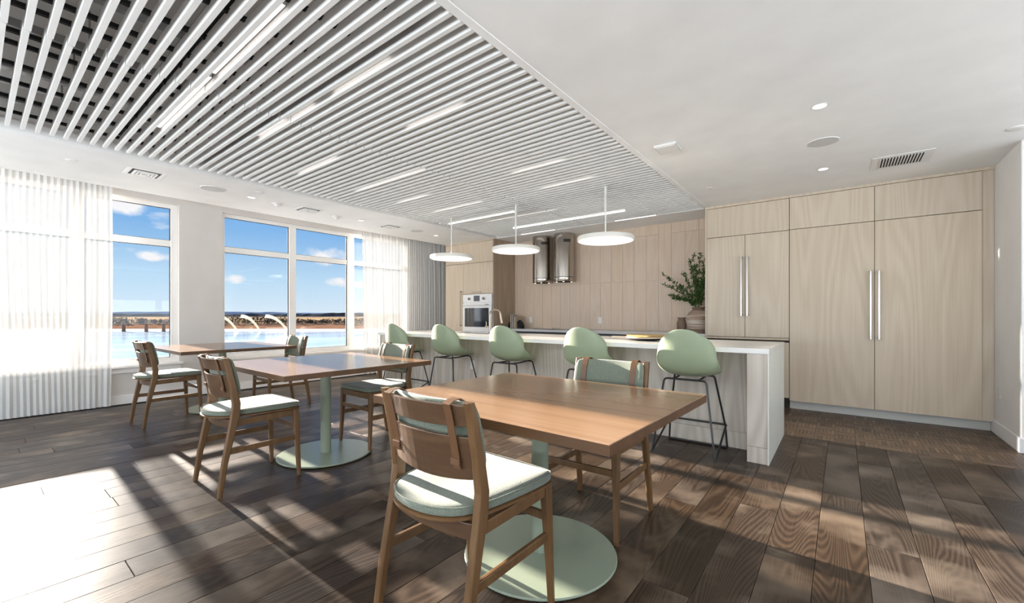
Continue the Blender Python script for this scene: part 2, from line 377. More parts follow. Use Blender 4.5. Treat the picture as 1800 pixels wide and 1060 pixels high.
# remaining boards of the same floor, out of the photograph behind the camera and beyond the right edge
mb = MB()
x = -.1-PW*36
while x < 3.5:
    if x > -7.55:
        x0 = max(x, -7.35)+.0008; x1 = min(x+PW, 3.58)-.0008
        y = -3.6; ye = -1.7 if x < 1.2 else .6
        while y < ye:
            y1 = min(y+1.9, ye); mb.box(x0, x1, y+.001, y1-.001, -.011, 0); y = y1
    x += PW
o = mb.build('floorboards_behind_camera', M['floor'], floor); o.name = 'floorboard_field'; o['kind'] = 'stuff'
# parquet cells: five fingers each, direction alternating
CS = .155
def cell(rot, vis):
    mb = MB(); n = 5; w = CS/n
    for i in range(n):
        a = -CS/2+i*w+.0011; b = a+w-.0022; h = R.uniform(-.0006, .0002)
        if rot: mb.box(-CS/2+.0007, CS/2-.0007, a, b, -.011, h)
        else: mb.box(a, b, -CS/2+.0007, CS/2-.0007, -.011, h)
    o = mb.build('parquet_block', M['parq' if rot else 'parq2']); me = o.data; bpy.data.objects.remove(o); return me
cells = [[cell(r, 1) for _ in range(3)] for r in (0, 1)]
for j in range(10):
    for i in range(-1, 14):
        xx = -.52+CS*(i+.5); yy = 4.848+CS*(j+.5)
        if xx > XR and yy > 5.43: continue
        if yy > 6.36: continue
        r = (i+j) % 2
        link_shared('parquet_block', R.choice(cells[r]), floor, (xx, yy, 0))
mb = MB()
for j in range(10):
    for i in range(-42, -1):
        xx = -.52+CS*(i+.5); yy = 4.848+CS*(j+.5)
        for k in range(5):
            a = -CS/2+k*CS/5+.0007; b = a+CS/5-.0014
            if (i+j) % 2: mb.box(xx-CS/2+.0007, xx+CS/2-.0007, yy+a, yy+b, -.011, 0)
            else: mb.box(xx+a, xx+b, yy-CS/2+.0007, yy+CS/2-.0007, -.011, 0)
for i in range(14, 27):
    for j in range(4):
        xx = -.52+CS*(i+.5); yy = 4.848+CS*(j+.5)
        mb.box(xx-CS/2+.0007, xx+CS/2-.0007, yy-CS/2+.0007, yy+CS/2-.0007, -.011, 0)
o = mb.build('parquet_field', M['parq'], floor); o['kind'] = 'stuff'

# ceiling with the slat field opening and the curtain pocket
SX0, SX1, SY0, SY1 = -5.24, -1.49, -.75, 6.24
mb = MB()
mb.box(-6.6, SX0, -3.6, 6.95, CZ, CZ+.10); mb.box(SX1, 3.6, -3.6, 6.95, CZ, CZ+.10)
mb.box(SX0, SX1, -3.6, SY0, CZ, CZ+.10); mb.box(SX0, SX1, SY1, 6.95, CZ, CZ+.10)
mb.box(-6.62, -6.6, -3.6, 6.95, CZ, 3.0); mb.box(-7.6, -6.6, -3.6, 6.95, 3.0, 3.05)
struct('ceiling', mb, M['ceil'])
mb = MB(); mb.box(SX0-.1, SX1+.1, SY0-.1, SY1+.1, 3.0, 3.05)
mb.box(SX0-.05, SX0-.02, SY0, SY1, CZ+.1, 3.0); mb.box(SX1+.02, SX1+.05, SY0, SY1, CZ+.1, 3.0); mb.box(SX0, SX1, SY0-.05, SY0-.02, CZ+.1, 3.0); mb.box(SX0, SX1, SY1+.02, SY1+.05, CZ+.1, 3.0)
struct('ceiling', mb, M['plenum'])
mb = MB(); mb.box(SX1-.004, SX1+.045, SY0, SY1, CZ-.006, CZ+.06); mb.box(SX0-.02, SX0+.004, SY0, SY1, CZ-.004, CZ+.06); mb.box(SX0, SX1, SY1-.004, SY1+.02, CZ-.004, CZ+.06)
struct('trim_1', mb, M['ceil'])

# slatted ceiling
sc_ = thing('slatted_ceiling', 'white slatted ceiling panel of long parallel blades over the dining tables', 'ceiling', (0, 0, 0))
SP = .0785
def slatmesh(L):
    mb = MB(); mb.box(-L/2, L/2, -.0125, .0125, 2.622, 2.685); o = mb.build('slat', M['slat'], bevel=0); me = o.data; bpy.data.objects.remove(o); return me
sa = slatmesh(1.805); sb = slatmesh(1.795)
for k in range(-11, 77):
    y = .185+SP*k
    link_shared('slat', sa, sc_, ((-1.50-3.305)/2, y, 0)); link_shared('slat', sb, sc_, ((-3.315-5.11)/2, y-.004, 0))
for xx in (-1.79, -2.115, -2.44, -2.77, -3.04, -3.2, -3.52, -3.675, -3.985, -4.29, -4.60, -4.93):
    MB().box(xx-.012, xx+.012, SY0+.05, SY1-.02, 2.678, 2.700).build('carrier_bar', M['blackmatte'], sc_)
for xx in (-2.96, -3.60, -4.22, -4.85):
    MB().box(xx-.025, xx+.025, SY0+.05, SY1-.02, 2.74, 2.785).build('runner', M['galv'], sc_)
for xx in (-2.96, -3.60, -4.22, -4.85):
    for y in (-.3, .45, 1.2):
        MB().tube([(xx, y, 2.78), (xx, y, 3.0)], .006, 6).build('hanger_rod', M['galv'], sc_)
MB().box(-4.9, -2.35, .757, .803, 2.70, 2.74).build('cable_tray', M['blackmatte'], sc_)
MB().tube([(-4.9, .775, 2.76), (-2.35, .775, 2.76)], .02, 10).build('conduit', M['galv'], sc_)
MB().box(-5.0, -1.66, 1.372, 1.384, 2.63, 2.67).build('cable', M['blackmatte'], sc_)

# slat slot lights
def slot_light(x0, x1, y, z, label):
    t = thing('slot_light', label, 'ceiling light', ((x0+x1)/2, y, z), 0, 'linear lights between the ceiling slats')
    h = (x1-x0)/2
    MB().box(-h, h, -.020, .020, .004, .040).build('housing', M['plastic'], t)
    MB().box(-h+.004, h-.004, -.016, .016, 0, .0045).build('diffuser', M['ledstrip'], t)
rows = [(.892, -3.09, -2.14, 'nearest slot light between ceiling slats, at the very top of the view'),
        (.892, -4.33, -3.16, 'slot light between ceiling slats continuing the nearest one towards the windows'),
        (1.5, -2.70, -2.07, 'second-row slot light between ceiling slats on the right'),
        (1.5, -3.33, -2.95, 'second-row short slot light just right of the slat joint'),
        (1.5, -3.87, -3.36, 'second-row slot light just left of the slat joint'),
        (2.13, -2.73, -2.10, 'third-row slot light on the right with a glow on the slat behind'),
        (2.13, -4.52, -3.75, 'third-row slot light on the window side of the slats'),
        (2.80, -4.58, -3.35, 'long slot light on the window side, above the second dining table'),
        (3.42, -2.70, -2.08, 'slot light on the right of the slats, fourth row'),
        (3.42, -4.62, -4.02, 'slot light on the window side beside the fourth row'),
        (4.05, -2.77, -2.10, 'slot light on the right of the slats before the pendants'),
        (4.05, -4.61, -3.70, 'slot light on the window side before the pendants'),
        (4.99, -4.40, -3.15, 'slot light in the slats just beyond the pendants')]
for y, a, b, lab in rows:
    k = round((y-.185-SP/2)/SP); slot_light(a, b, .185+SP*(k+.5), 2.664, lab)
for a, b, lab in ((-4.63, -3.90, 'thin slot light at the far edge of the slats above the range hoods'), (-2.80, -2.15, 'thin slot light at the far edge of the slats right of the right pendant')):
    slot_light(a, b, 6.205, 2.618, lab)

# walls
mb = MB()
WZ0, WZ1 = .50, 2.70
WA = (-3.3, -1.25); WB = (-.75, 1.815); WC = (2.345, 5.78)
for a, b in ((-3.6, WA[0]), (WA[1], WB[0]), (WB[1], WC[0]), (WC[1], 6.95)): mb.box(-7.50, XW, a, b, 0, 3.0)
for a, b in (WA, WB, WC): mb.box(-7.50, XW, a, b, 0, WZ0); mb.box(-7.50, XW, a, b, WZ1, 3.0)
struct('wall_left', mb, M['wall'])
mb = MB(); mb.box(XR, 3.6, 5.43, 6.95, 0, CZ); struct('wall_right', mb, M['trimw'], bevel=.006)
mb = MB(); mb.box(3.45, 3.6, -3.6, 5.43, 0, .35); mb.box(3.45, 3.6, -3.6, 5.43, 2.45, CZ)
for a in (-3.6, -1.95, .0, 1.95, 3.9, 5.28): mb.box(3.45, 3.6, a, a+.15, .35, 2.45)
struct('wall_right', mb, M['wall'])
mb = MB(); mb.box(-7.5, 3.6, -3.6, -3.45, 0, .35); mb.box(-7.5, 3.6, -3.6, -3.45, 2.5, 3.0)
for a in (-7.5, -5.3, -3.1, -.9, 1.3, 3.45): mb.box(a, a+.15, -3.6, -3.45, .35, 2.5)
struct('wall_front', mb, M['wall'])
wb = struct('wall_back', MB().box(-7.5, 1.3, 6.886, 7.0, 0, 3.0), M['wall'])
# wall boards of the kitchen back wall
bx0 = -5.28; nb = 0; BWID = .2055; x = -1.933-BWID*17
while x < -1.475:
    a = max(x, bx0); b = min(x+BWID, -1.47)
    if b-a > .03:
        cuts = [.895, 1.72+R.choice((0, 0, .0)), CZ]
        if R.random() < .5: cuts = [.895, 1.72, 2.46, CZ]
        for z0, z1 in zip(cuts, cuts[1:]):
            d = R.uniform(-.0015, .0015)
            MB().box(a+.001, b-.001, 6.872+d, 6.886, z0+.001, z1-.001).build('wall_board', M['board'], wb, bevel=.001, seg=1); nb += 1
    x += BWID
# baseboards, sill
mb = MB(); mb.box(XW, XW+.016, -3.45, 6.2, 0, .115); struct('baseboard_left', mb, M['trimw'], bevel=.004)
mb = MB(); mb.box(XR-.016, XR, 5.43, 6.27, 0, .125); mb.box(XR-.016, 3.45, 5.414, 5.43, 0, .125); struct('baseboard_right', mb, M['trimw'], bevel=.004)
mb = MB()
for a, b in (WA, WB, WC): mb.box(XW-.01, XW+.045, a-.04, b+.04, .468, .498); mb.box(XW, XW+.014, a-.02, b+.02, .40, .468)
struct('trim_2', mb, M['trimw'], bevel=.003)

def window(name, y0, y1, mulls, glasspanes, z0=WZ0, z1=WZ1):
    """frame in the opening y0..y1, mullions (a,b), transom at 2.11-2.195; each pane its own piece"""
    xf, xb = XW-.055, XW-.125
    fr = MB(); fr.box(xb, xf, y0, y1, z0, .565); fr.box(xb, xf, y0, y1, 2.645, z1)
    fr.box(xb, xf, y0, glasspanes[0][0], .565, 2.645); fr.box(xb, xf, glasspanes[-1][1], y1, .565, 2.645)
    o = struct(name, fr, M['trimw'], bevel=.003)
    for a, b in mulls: MB().box(xb, xf+.008, a, b, .565, 2.645).build('mullion', M['trimw'], o, bevel=.003)
    for a, b in glasspanes:
        MB().box(xb+.005, xf-.004, a, b, 2.11, 2.195).build('transom', M['trimw'], o, bevel=.003)
        for c, d in ((.565, 2.11), (2.195, 2.645)):
            MB().box(xb+.03, xb+.036, a+.004, b-.004, c+.004, d-.004).build('pane', M['glass'], o)
            g = MB(); w = .006; X0, X1 = xb+.02, xb+.048
            g.box(X0, X1, a, a+w, c, d); g.box(X0, X1, b-w, b, c, d); g.box(X0, X1, a, b, c, c+w); g.box(X0, X1, a, b, d-w, d)
            g.build('gasket', M['blackmatte'], o)
    return o
window('window_1', *WB, [(-.33, -.22), (.76, .875)], [(-.67, -.33), (-.22, .76), (.875, 1.735)])
window('window_2', *WC, [(3.343, 3.455), (4.42, 4.55)], [(2.39, 3.343), (3.455, 4.42), (4.55, 5.70)])
window('window_3', *WA, [(-2.33, -2.22)], [(-3.22, -2.33), (-2.22, -1.33)])

# sheer curtains
def curtain(y0, y1, x0, label, amp=.022, wl=.135, seed=1, edge=0.):
    rr = random.Random(seed); n = int((y1-y0)/.0125); ph = rr.uniform(0, 6); zs = [.012, .15, .6, 1.2, 1.8, 2.4, 2.96]
    v = []; f = []
    for j, z in enumerate(zs):
        for i in range(n+1):
            y = y0+(y1-y0)*i/n
            a = amp*(.55+.45*math.sin(y*3.1+seed))*(1-.25*z/3)
            xx = x0+a*math.sin(2*PI*y/wl+ph+1.3*math.sin(y*2.7))+.010*math.sin(2*PI*y/(wl*.37)+z*.5)
            yy = y+.012*math.sin(z*1.3+y*5)+(edge*(1-z/2.96)*(1-i/n)**6 if edge else 0)
            v.append((xx, yy, z))
    for j in range(len(zs)-1):
        for i in range(n): a = j*(n+1)+i; f.append((a, a+1, a+n+2, a+n+1))
    t = thing('sheer_curtain', label, 'curtain', (0, 0, 0), 0, 'sheer curtains along the window wall')
    mb = MB(); mb.add(v, f, True); mb.build('voile', M['sheer'], t)
    MB().box(x0-.02, x0+.02, y0, y1, 2.965, 2.998).build('track', M['curt_rod'], t)
curtain(-3.3, 1.10, -7.24, 'white sheer curtain at the far left, drawn over the left half of the left window', seed=3)
curtain(4.60, 6.85, -7.24, 'white sheer curtain between the middle window and the oven cabinet', seed=5, edge=.10)

# ceiling fittings
def downlight(x, y, label):
    t = thing('downlight', label, 'ceiling light', (x, y, CZ), 0, 'recessed downlights')
    MB().lathe([(.052, 0), (.056, -.003), (.045, -.006), (.040, -.002), (.040, 0)], 32).build('trim_ring', M['trimw'], t)
    MB().disc((0,0,0), .039, -.0035, -.001, 28).build('lens', M['down'], t)
for x, y, l in ((-.123, 3.67, 'recessed ceiling downlight nearer the camera, above the square ceiling device'), (-.149, 5.28, 'recessed ceiling downlight in front of the tall pantry doors'),
                (-5.90, 3.75, 'small recessed downlight above the middle window, between two square vents'), (-5.93, 5.32, 'small recessed downlight near the oven cabinet'), (-5.82, 2.17, 'small recessed downlight over the wall between the windows')):
    downlight(x, y, l)
def speaker(x, y, r, label):
    t = thing('ceiling_speaker', label, 'speaker', (x, y, CZ), 0, 'round ceiling speakers')
    MB().lathe([(r, 0), (r, -.004), (r-.006, -.006), (r-.008, -.004), (r-.008, 0)], 40).build('rim', M['trimw'], t)
    MB().disc((0,0,0), r-.008, -.004, -.001, 36).build('grille', plain('speaker_grille', (.62, .62, .61), .7) if 'speaker_grille' not in MATS else MATS['speaker_grille'], t)
speaker(-.13, 4.46, .118, 'round flat ceiling speaker between the two right downlights')
speaker(-5.87, 4.82, .11, 'round flat ceiling speaker near the curtain corner')
speaker(-5.77, 1.75, .13, 'round flat ceiling speaker over the leftmost window edge')
def cover(x, y, r, label, z=.006):
    o = MB().lathe([(r, 0), (r, -z*.6), (r*.8, -z), (r*.3, -z)], 28, (x, y, CZ)).build('sprinkler_cover', M['plastic']); tag(o, label, 'sprinkler cover')
cover(-5.50, 2.14, .045, 'small round ceiling cover beside the slats, left of centre')
cover(-5.77, .60, .045, 'small round ceiling cover at the far left of the ceiling')
cover(-1.21, 5.28, .035, 'small round ceiling cover above the upper cabinets')
cover(1.08, 5.05, .055, 'small round ceiling cover at the right edge of the photo', .012)
cover(-5.60, 5.75, .035, 'small round ceiling cover close to the oven cabinet')
def smoke(x, y, label):
    t = thing('smoke_detector', label, 'smoke detector', (x, y, CZ), 0, 'domed detectors by the window wall')
    MB().lathe([(.068, 0), (.068, -.010), (.060, -.016)], 32).build('base', M['plastic'], t)
    MB().lathe([(.036, -.016), (.034, -.034), (.022, -.046), (.008, -.048)], 24).build('dome', M['plastic'], t)
smoke(-5.87, 2.50, 'white domed smoke detector left of the first square vent'); smoke(-5.95, 3.37, 'white domed smoke detector above the middle window mullion')
def sq_vent(x, y, label):
    t = thing('square_vent', label, 'vent', (x, y, CZ), 0, 'square ceiling vents by the windows')
    f = MB(); w = .15
    f.box(-w, w, -w, w, -.004, 0); f.build('frame', M['trimw'], t)
    q = MB(); q.box(-.115, .115, -.115, .115, -.0055, -.0035); q.build('opening', M['dark'], t)
    # four blocks of curved blades, each aimed outward
    for sx_, sy_ in ((0, 1), (1, 0), (0, -1), (-1, 0)):
        for k in range(3):
            d = .030+.027*k
            b = MB()
            if sy_: b.box(-d, d, sy_*d-.010, sy_*d+.008, -.016, -.0045)
            else: b.box(sx_*d-.010, sx_*d+.008, -d, d, -.016, -.0045)
            b.build('blade', M['trimw'], t)
for x, y, l in ((-5.70, 1.12, 'square white ceiling vent at the far left'), (-5.89, 2.92, 'square white ceiling vent over the left part of the middle window'), (-5.94, 4.32, 'square white ceiling vent near the right sheer curtain')):
    sq_vent(x, y, l)
t = thing('supply_vent', 'long rectangular white ceiling vent with dark slots above the pantry doors', 'vent', (.44, 5.42, CZ))
MB().box(-.215, .215, -.20, .20, -.006, 0).build('frame', M['trimw'], t, bevel=.003)
MB().box(-.155, .155, -.145, .145, -.0075, -.0055).build('opening', M['dark'], t)
for k in range(15): MB().box(-.155+k*.0215, -.155+k*.0215+.008, -.145, .145, -.013, -.0065).build('vane', M['trimw'], t)
t = thing('motion_sensor', 'square white low box on the plain ceiling right of the slats', 'sensor', (-1.20, 3.76, CZ), .03)
MB().box(-.095, .095, -.105, .105, -.022, 0).build('housing', M['plastic'], t, bevel=.008)
MB().box(-.078, .078, -.088, .088, -.026, -.021).build('cover_plate', M['trimw'], t, bevel=.004)

# ================================================================== KITCHEN
YF = 6.2
def handle(parent, x, z0, z1, y=YF, mat='steel', w=.020, d=.045):
    m = MB(); m.box(x-w/2, x+w/2, y-d-.012, y-d, z0, z1); m.box(x-w/2, x+w/2, y-d, y, z0+.01, z0+.03); m.box(x-w/2, x+w/2, y-d, y, z1-.03, z1-.01)
    return m.build('handle', M[mat], parent, bevel=.003)
G = .0022
def door(parent, x0, x1, z0, z1, name='door', mat='cab', y=YF, th=.020):
    o = MB().box(-(x1-x0)/2+G, (x1-x0)/2-G, 0, th, -(z1-z0)/2+G, (z1-z0)/2-G).build(name, M[mat], parent, bevel=.0012, seg=1)
    o.location = ((x0+x1)/2, y, (z0+z1)/2); return o
def hdoor(parent, x0, x1, z0, z1, hx, hz0, hz1, mat='steel', **k):
    o = door(parent, x0, x1, z0, z1, **k); cx, cz = (x0+x1)/2, (z0+z1)/2
    handle(o, hx-cx, hz0-cz, hz1-cz, 0, mat); return o
# right pair: fridge-width upper unit with drawers below
t = thing('wall_cabinet', 'pale oak cabinet left of the tall pantry, two doors above a drawer', 'cabinet')
MB().box(-1.455, -.515, YF+.022, 6.87, .10, CZ-.02).build('carcass', M['dark'], t)
o = MB().box(-1.477, -1.457, YF-.002, 6.871, .10, CZ-.001).build('side_panel', M['cab'], t)
door(t, -1.457, -.512, 2.199, 2.592, 'top_panel')
hdoor(t, -1.457, -.994, .868, 2.197, -1.031, 1.138, 1.917); hdoor(t, -.994, -.512, .868, 2.197, -.962, 1.138, 1.917)
door(t, -1.457, -.512, .13, .815, 'drawer'); door(t, -1.457, -.512, .838, .866, 'rail')
MB().box(-1.455, -.512, YF+.07, YF+.09, 0, .13).build('toe_kick', M['dark'], t)
MB().box(-1.477, -.512, YF-.004, YF+.05, 2.594, CZ-.001).build('crown_strip', M['cab'], t)
t = thing('pantry_cabinet', 'wide tall pale oak pantry with two full-height doors and long steel handles', 'cabinet')
MB().box(-.508, 1.10, YF+.022, 6.87, .10, CZ-.02).build('carcass', M['dark'], t)
for a, b in ((-.510, .286), (.286, 1.103)): door(t, a, b, 2.203, 2.592, 'top_panel')
hdoor(t, -.510, .286, .10, 2.201, .251, .88, 1.65); hdoor(t, .286, 1.103, .10, 2.201, .322, .88, 1.65)
MB().box(1.105, 1.185, YF+.022, YF+.04, .10, CZ-.03).build('filler_panel', M['cab'], t)
MB().box(-.510, 1.185, YF-.004, YF+.05, 2.594, CZ-.001).build('crown_strip', M['cab'], t)
MB().box(-.510, 1.170, YF+.072, YF+.09, 0, .10).build('toe_kick', M['plinth'], t)
# left tower
t = thing('tall_cabinet', 'narrow tall pale oak cabinet beside the curtain, left of the oven', 'cabinet')
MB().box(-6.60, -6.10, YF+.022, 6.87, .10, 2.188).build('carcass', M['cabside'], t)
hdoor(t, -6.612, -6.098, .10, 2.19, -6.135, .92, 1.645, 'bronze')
MB().box(-6.6, -6.1, YF+.07, YF+.09, 0, .10).build('toe_kick', M['plinth'], t)
t = thing('oven_cabinet', 'tall pale oak housing around the wall oven with a lift door above it', 'cabinet')
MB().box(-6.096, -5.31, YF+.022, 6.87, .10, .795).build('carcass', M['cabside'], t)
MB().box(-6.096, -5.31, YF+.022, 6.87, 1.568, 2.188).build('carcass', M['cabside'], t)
o = door(t, -6.098, -5.303, 1.575, 2.19); 
h = MB().box(-.13, .13, -.045, -.033, -.006, .006); h.box(-.11, -.10, -.034, 0, -.004, .004); h.box(.10, .11, -.034, 0, -.004, .004); hh = h.build('handle', M['steel'], o); hh.location = (0, 0, -.28)
door(t, -6.098, -5.303, .10, .79, 'drawer')
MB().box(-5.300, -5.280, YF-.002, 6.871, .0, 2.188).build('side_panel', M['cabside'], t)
MB().box(-6.096, -5.31, YF+.07, YF+.09, 0, .10).build('toe_kick', M['plinth'], t)
t = thing('wall_cabinet', 'pale oak cabinet bridging the top of the oven housing, under the ceiling', 'cabinet')
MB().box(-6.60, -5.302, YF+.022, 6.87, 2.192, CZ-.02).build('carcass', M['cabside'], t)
door(t, -6.612, -5.303, 2.193, 2.600, 'top_panel')
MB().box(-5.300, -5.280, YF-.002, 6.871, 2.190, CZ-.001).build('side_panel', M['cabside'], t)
MB().box(-6.612, -5.30, YF-.003, YF+.05, 2.602, CZ-.001).build('crown_strip', M['cab'], t)
t = thing('wall_oven', 'white and steel built-in oven with two knobs and a dark glass door', 'oven', (-5.70, YF, .80))
OW = .385; OM = plain('oven_white_steel', (.82, .82, .82), .28, .1)
MB().box(-OW, OW, -.004, .03, 0, .765).build('body', OM, t)
MB().box(-OW, OW, -.020, -.004, .600, .760).build('control_panel', OM, t, bevel=.003)
MB().box(-.085, .075, -.0225, -.020, .625, .735).build('display', M['screen'], t)
for xk in (-.20, .19):
    k = MB().tube([(xk, -.02, .675), (xk, -.05, .675)], .028, 20).build('knob', M['steel'], t, bevel=.003); MB().box(xk-.004, xk+.004, -.056, -.05, .66, .70).build('pointer', M['blackmatte'], k)
d = MB().box(-OW, OW, -.026, -.004, .010, .585).build('oven_door', OM, t, bevel=.004)
MB().box(-.325, .315, -.029, -.026, .115, .490).build('window', M['ovenglass'], d)
h = MB(); h.tube([(-.33, -.062, .545), (.33, -.062, .545)], .011, 12); h.box(-.32, -.30, -.06, -.026, .537, .553); h.box(.30, .32, -.06, -.026, .537, .553); h.build('door_handle', OM, d)
MB().box(.22, .31, -.0275, -.026, .556, .568).build('maker_plate', M['screen'], d)
# back run of base cabinets and worktop
nbu = 4; x0 = -5.278; wdt = (-1.48-x0)/nbu
labs = ['base cabinet nearest the oven, under the back worktop', 'base cabinet under the range hoods', 'third base cabinet along the back worktop, behind the faucet', 'base cabinet under the two clay vases']
for i in range(nbu):
    t = thing('base_cabinet', 'pale oak '+labs[i], 'cabinet', (0, 0, 0), 0, 'base cabinets under the back worktop'); a = x0+i*wdt+.001; b = x0+(i+1)*wdt-.001
    MB().box(a, b, YF+.025, 6.868, .10, .80).build('carcass', M['cab'], t)
    MB().box(a, b, YF+.035, 6.868, .80, .853).build('finger_rail', plain('shaded_rail', (.05, .055, .075), .3) if 'shaded_rail' not in MATS else MATS['shaded_rail'], t)  # recess shade under the worktop is put in the rail's dark colour
    for z0, z1 in ((.10, .45), (.45, .798)): door(t, a, b, z0, z1, 'drawer')
    MB().box(a, b, YF+.07, YF+.09, 0, .10).build('toe_kick', M['plinth'], t)
o = MB().box(-5.278, -1.479, YF-.012, 6.868, .855, .895).build('back_worktop', M['ctop'], bevel=.003); tag(o, 'long pale stone worktop along the boarded back wall', 'worktop')
t = thing('cooktop', 'black glass cooktop set on the back worktop under the range hoods', 'cooktop', (-3.95, 6.52, .8955))
MB().box(-.45, .45, -.25, .25, 0, .006).build('glass', M['ovenglass'], t, bevel=.002)
for xk in (-.2, .2):
    for yk in (-.1, .11): MB().lathe([(.085, .006), (.085, .0066), (.081, .0066), (.081, .006)], 28, (xk, yk, 0)).build('ring', M['galv'], t)
# range hoods
def hood(x, y, r, label, plate):
    t = thing('range_hood', label, 'range hood', (x, y, 1.755), 0, 'cylindrical steel range hoods')
    MB().lathe([(r-.004, 0), (r, .006), (r, .075)], 48).build('filter_ring', M['chrome'], t)
    MB().lathe([(r-.006, .075), (r-.006, .083)], 48).build('groove', M['blackmatte'], t)
    MB().lathe([(r, .083), (r, CZ-1.755-.001)], 48).build('tube_body', M['chrome'], t)
    MB().disc((0,0,0), r-.02, -.003, .002, 40).build('grille', M['dark'], t)
    for a in (-2.3, -1.1, .3): MB().disc(((r-.045)*math.cos(a), (r-.045)*math.sin(a), 0), .016, -.008, -.003, 14).build('lamp', M['down'], t)
    if plate:
        pl = MB(); n = 6
        for i in range(n):
            a = math.radians(-62+i*7); b = math.radians(-62+i*7+5.5)
            pl.add([((r+.001)*math.cos(a), (r+.001)*math.sin(a), .70), ((r+.001)*math.cos(b), (r+.001)*math.sin(b), .70), ((r+.001)*math.cos(b), (r+.001)*math.sin(b), .755), ((r+.001)*math.cos(a), (r+.001)*math.sin(a), .755)], [(0,1,2,3)])
        pl.build('vent_slots', M['blackmatte'], t)
hood(-4.47, 6.66, .178, 'left steel cylinder range hood, partly hidden by the middle pendant', True)
hood(-3.99, 6.66, .182, 'right steel cylinder range hood with dark vent slots at its top', True)
# outlets
def outlet(x, y, z, label, rz=0., g='white wall outlets'):
    t = thing('wall_outlet', label, 'outlet', (x, y, z), rz, g)
    MB().box(-.036, .036, -.006, 0, -.057, .057).build('cover_plate', M['plastic'], t, bevel=.003)
    for k in (-.02, .02): MB().box(-.014, .014, -.008, -.006, k-.013, k+.013).build('socket', M['page'], t, bevel=.001)
outlet(-4.88, 6.870, 1.058, 'white outlet on the boarded wall beside the books'); outlet(-3.376, 6.870, 1.058, 'white outlet on the boarded wall right of the range hoods')
outlet(-3.855, 4.099, .497, 'white outlet on the island front between the second and third stools')
outlet(XR, 6.05, .42, 'white outlet low on the white wall right of the pantry', -PI/2)
# ---- island
t = thing('kitchen_island', 'long pale oak breakfast island with recessed front and plinth', 'island')
# front clad in three panels with seams
for i, (a, b) in enumerate(((-5.31, -3.55), (-3.55, -1.77), (-1.77, -.592))):
    MB().box(-(b-a)/2+.001, (b-a)/2-.001, 0, .02, .142, .853).build('front_panel', M['isl'], t).location = ((a+b)/2, 4.10, 0)
MB().box(-5.31, -.592, 4.12, 4.82, .10, .64).build('carcass', M['dark'], t)
MB().box(-5.31, -.592, 4.12, 4.20, .64, .853).build('rail', M['dark'], t)
MB().box(-5.31, -.592, 4.094, 4.115, 0, .140).build('plinth', M['isl'], t, bevel=.002)
for a, b, nm in ((-.592, -.451, 1), (-5.45, -5.31, 0)):
    MB().box(a, b, 3.775, 4.834, .128, .853).build('end_panel', M['isl'], t, bevel=.002)
    MB().box(a, b, 3.775, 4.834, 0, .126).build('end_plinth', M['isl'], t, bevel=.002)
MB().box(-.4505, -.441, 3.766, 4.844, .0, .8535).build('side_slab', M['cream'], t, bevel=.001)
MB().box(-5.31, -.592, 4.815, 4.834, .10, .853).build('back_panel', M['isl'], t)
mb = MB(); sxa, sxb, sya, syb = -4.50, -3.76, 4.45, 4.75   # sink cut-out
mb.box(-5.47, sxa, 3.765, 4.845, .855, .895); mb.box(sxb, -.44, 3.765, 4.845, .855, .895); mb.box(sxa, sxb, 3.765, sya, .855, .895); mb.box(sxa, sxb, syb, 4.845, .855, .895)
o = mb.build('island_worktop', M['quartz']); tag(o, 'long white stone worktop of the breakfast island', 'worktop')
t = thing('sink', 'dark undermount sink cut into the island worktop', 'sink', ((sxa+sxb)/2, (sya+syb)/2, .66))
w, d = (sxb-sxa)/2, (syb-sya)/2; mb = MB(); mb.box(-w, w, -d, d, 0, .01); mb.box(-w, -w+.01, -d, d, .01, .193); mb.box(w-.01, w, -d, d, .01, .193); mb.box(-w, w, -d, -d+.01, .01, .193); mb.box(-w, w, d-.01, d, .01, .193)
mb.build('basin', M['steel'], t); MB().disc((0,0,0), .035, .010, .013, 20).build('drain', M['blackmatte'], t)
t = thing('faucet', 'champagne metal gooseneck faucet standing on the island', 'faucet', (-3.80, 4.385, .895))
MB().lathe([(.026, 0), (.026, .008), (.020, .014), (.018, .03)], 24).build('base', M['bronze'], t)
pts = [(0,0,.01), (0,0,.26)]; rr_ = .075
for k in range(1, 11):
    a = PI-PI*k/10*1.02; pts.append((rr_*.45+rr_*.45*math.cos(a), rr_+rr_*math.cos(a), .26+rr_*math.sin(a)))
pts.append((.072, .155, .22))
MB().tube(pts, .0145, 14).build('spout', M['bronze'], t)
MB().tube([(.071, .152, .225), (.080, .165, .15)], [.016, .018], 14).build('spray_head', M['bronze'], t)
lv = MB(); lv.tube([(0, 0, .10), (-.06, -.01, .10)], .010, 10); lv.tube([(-.055, -.01, .095), (-.060, -.012, .17)], .005, 8); lv.tube([(-.04, -.01, .10), (-.075, -.01, .10)], .014, 10); lv.build('lever', M['bronze'], t)
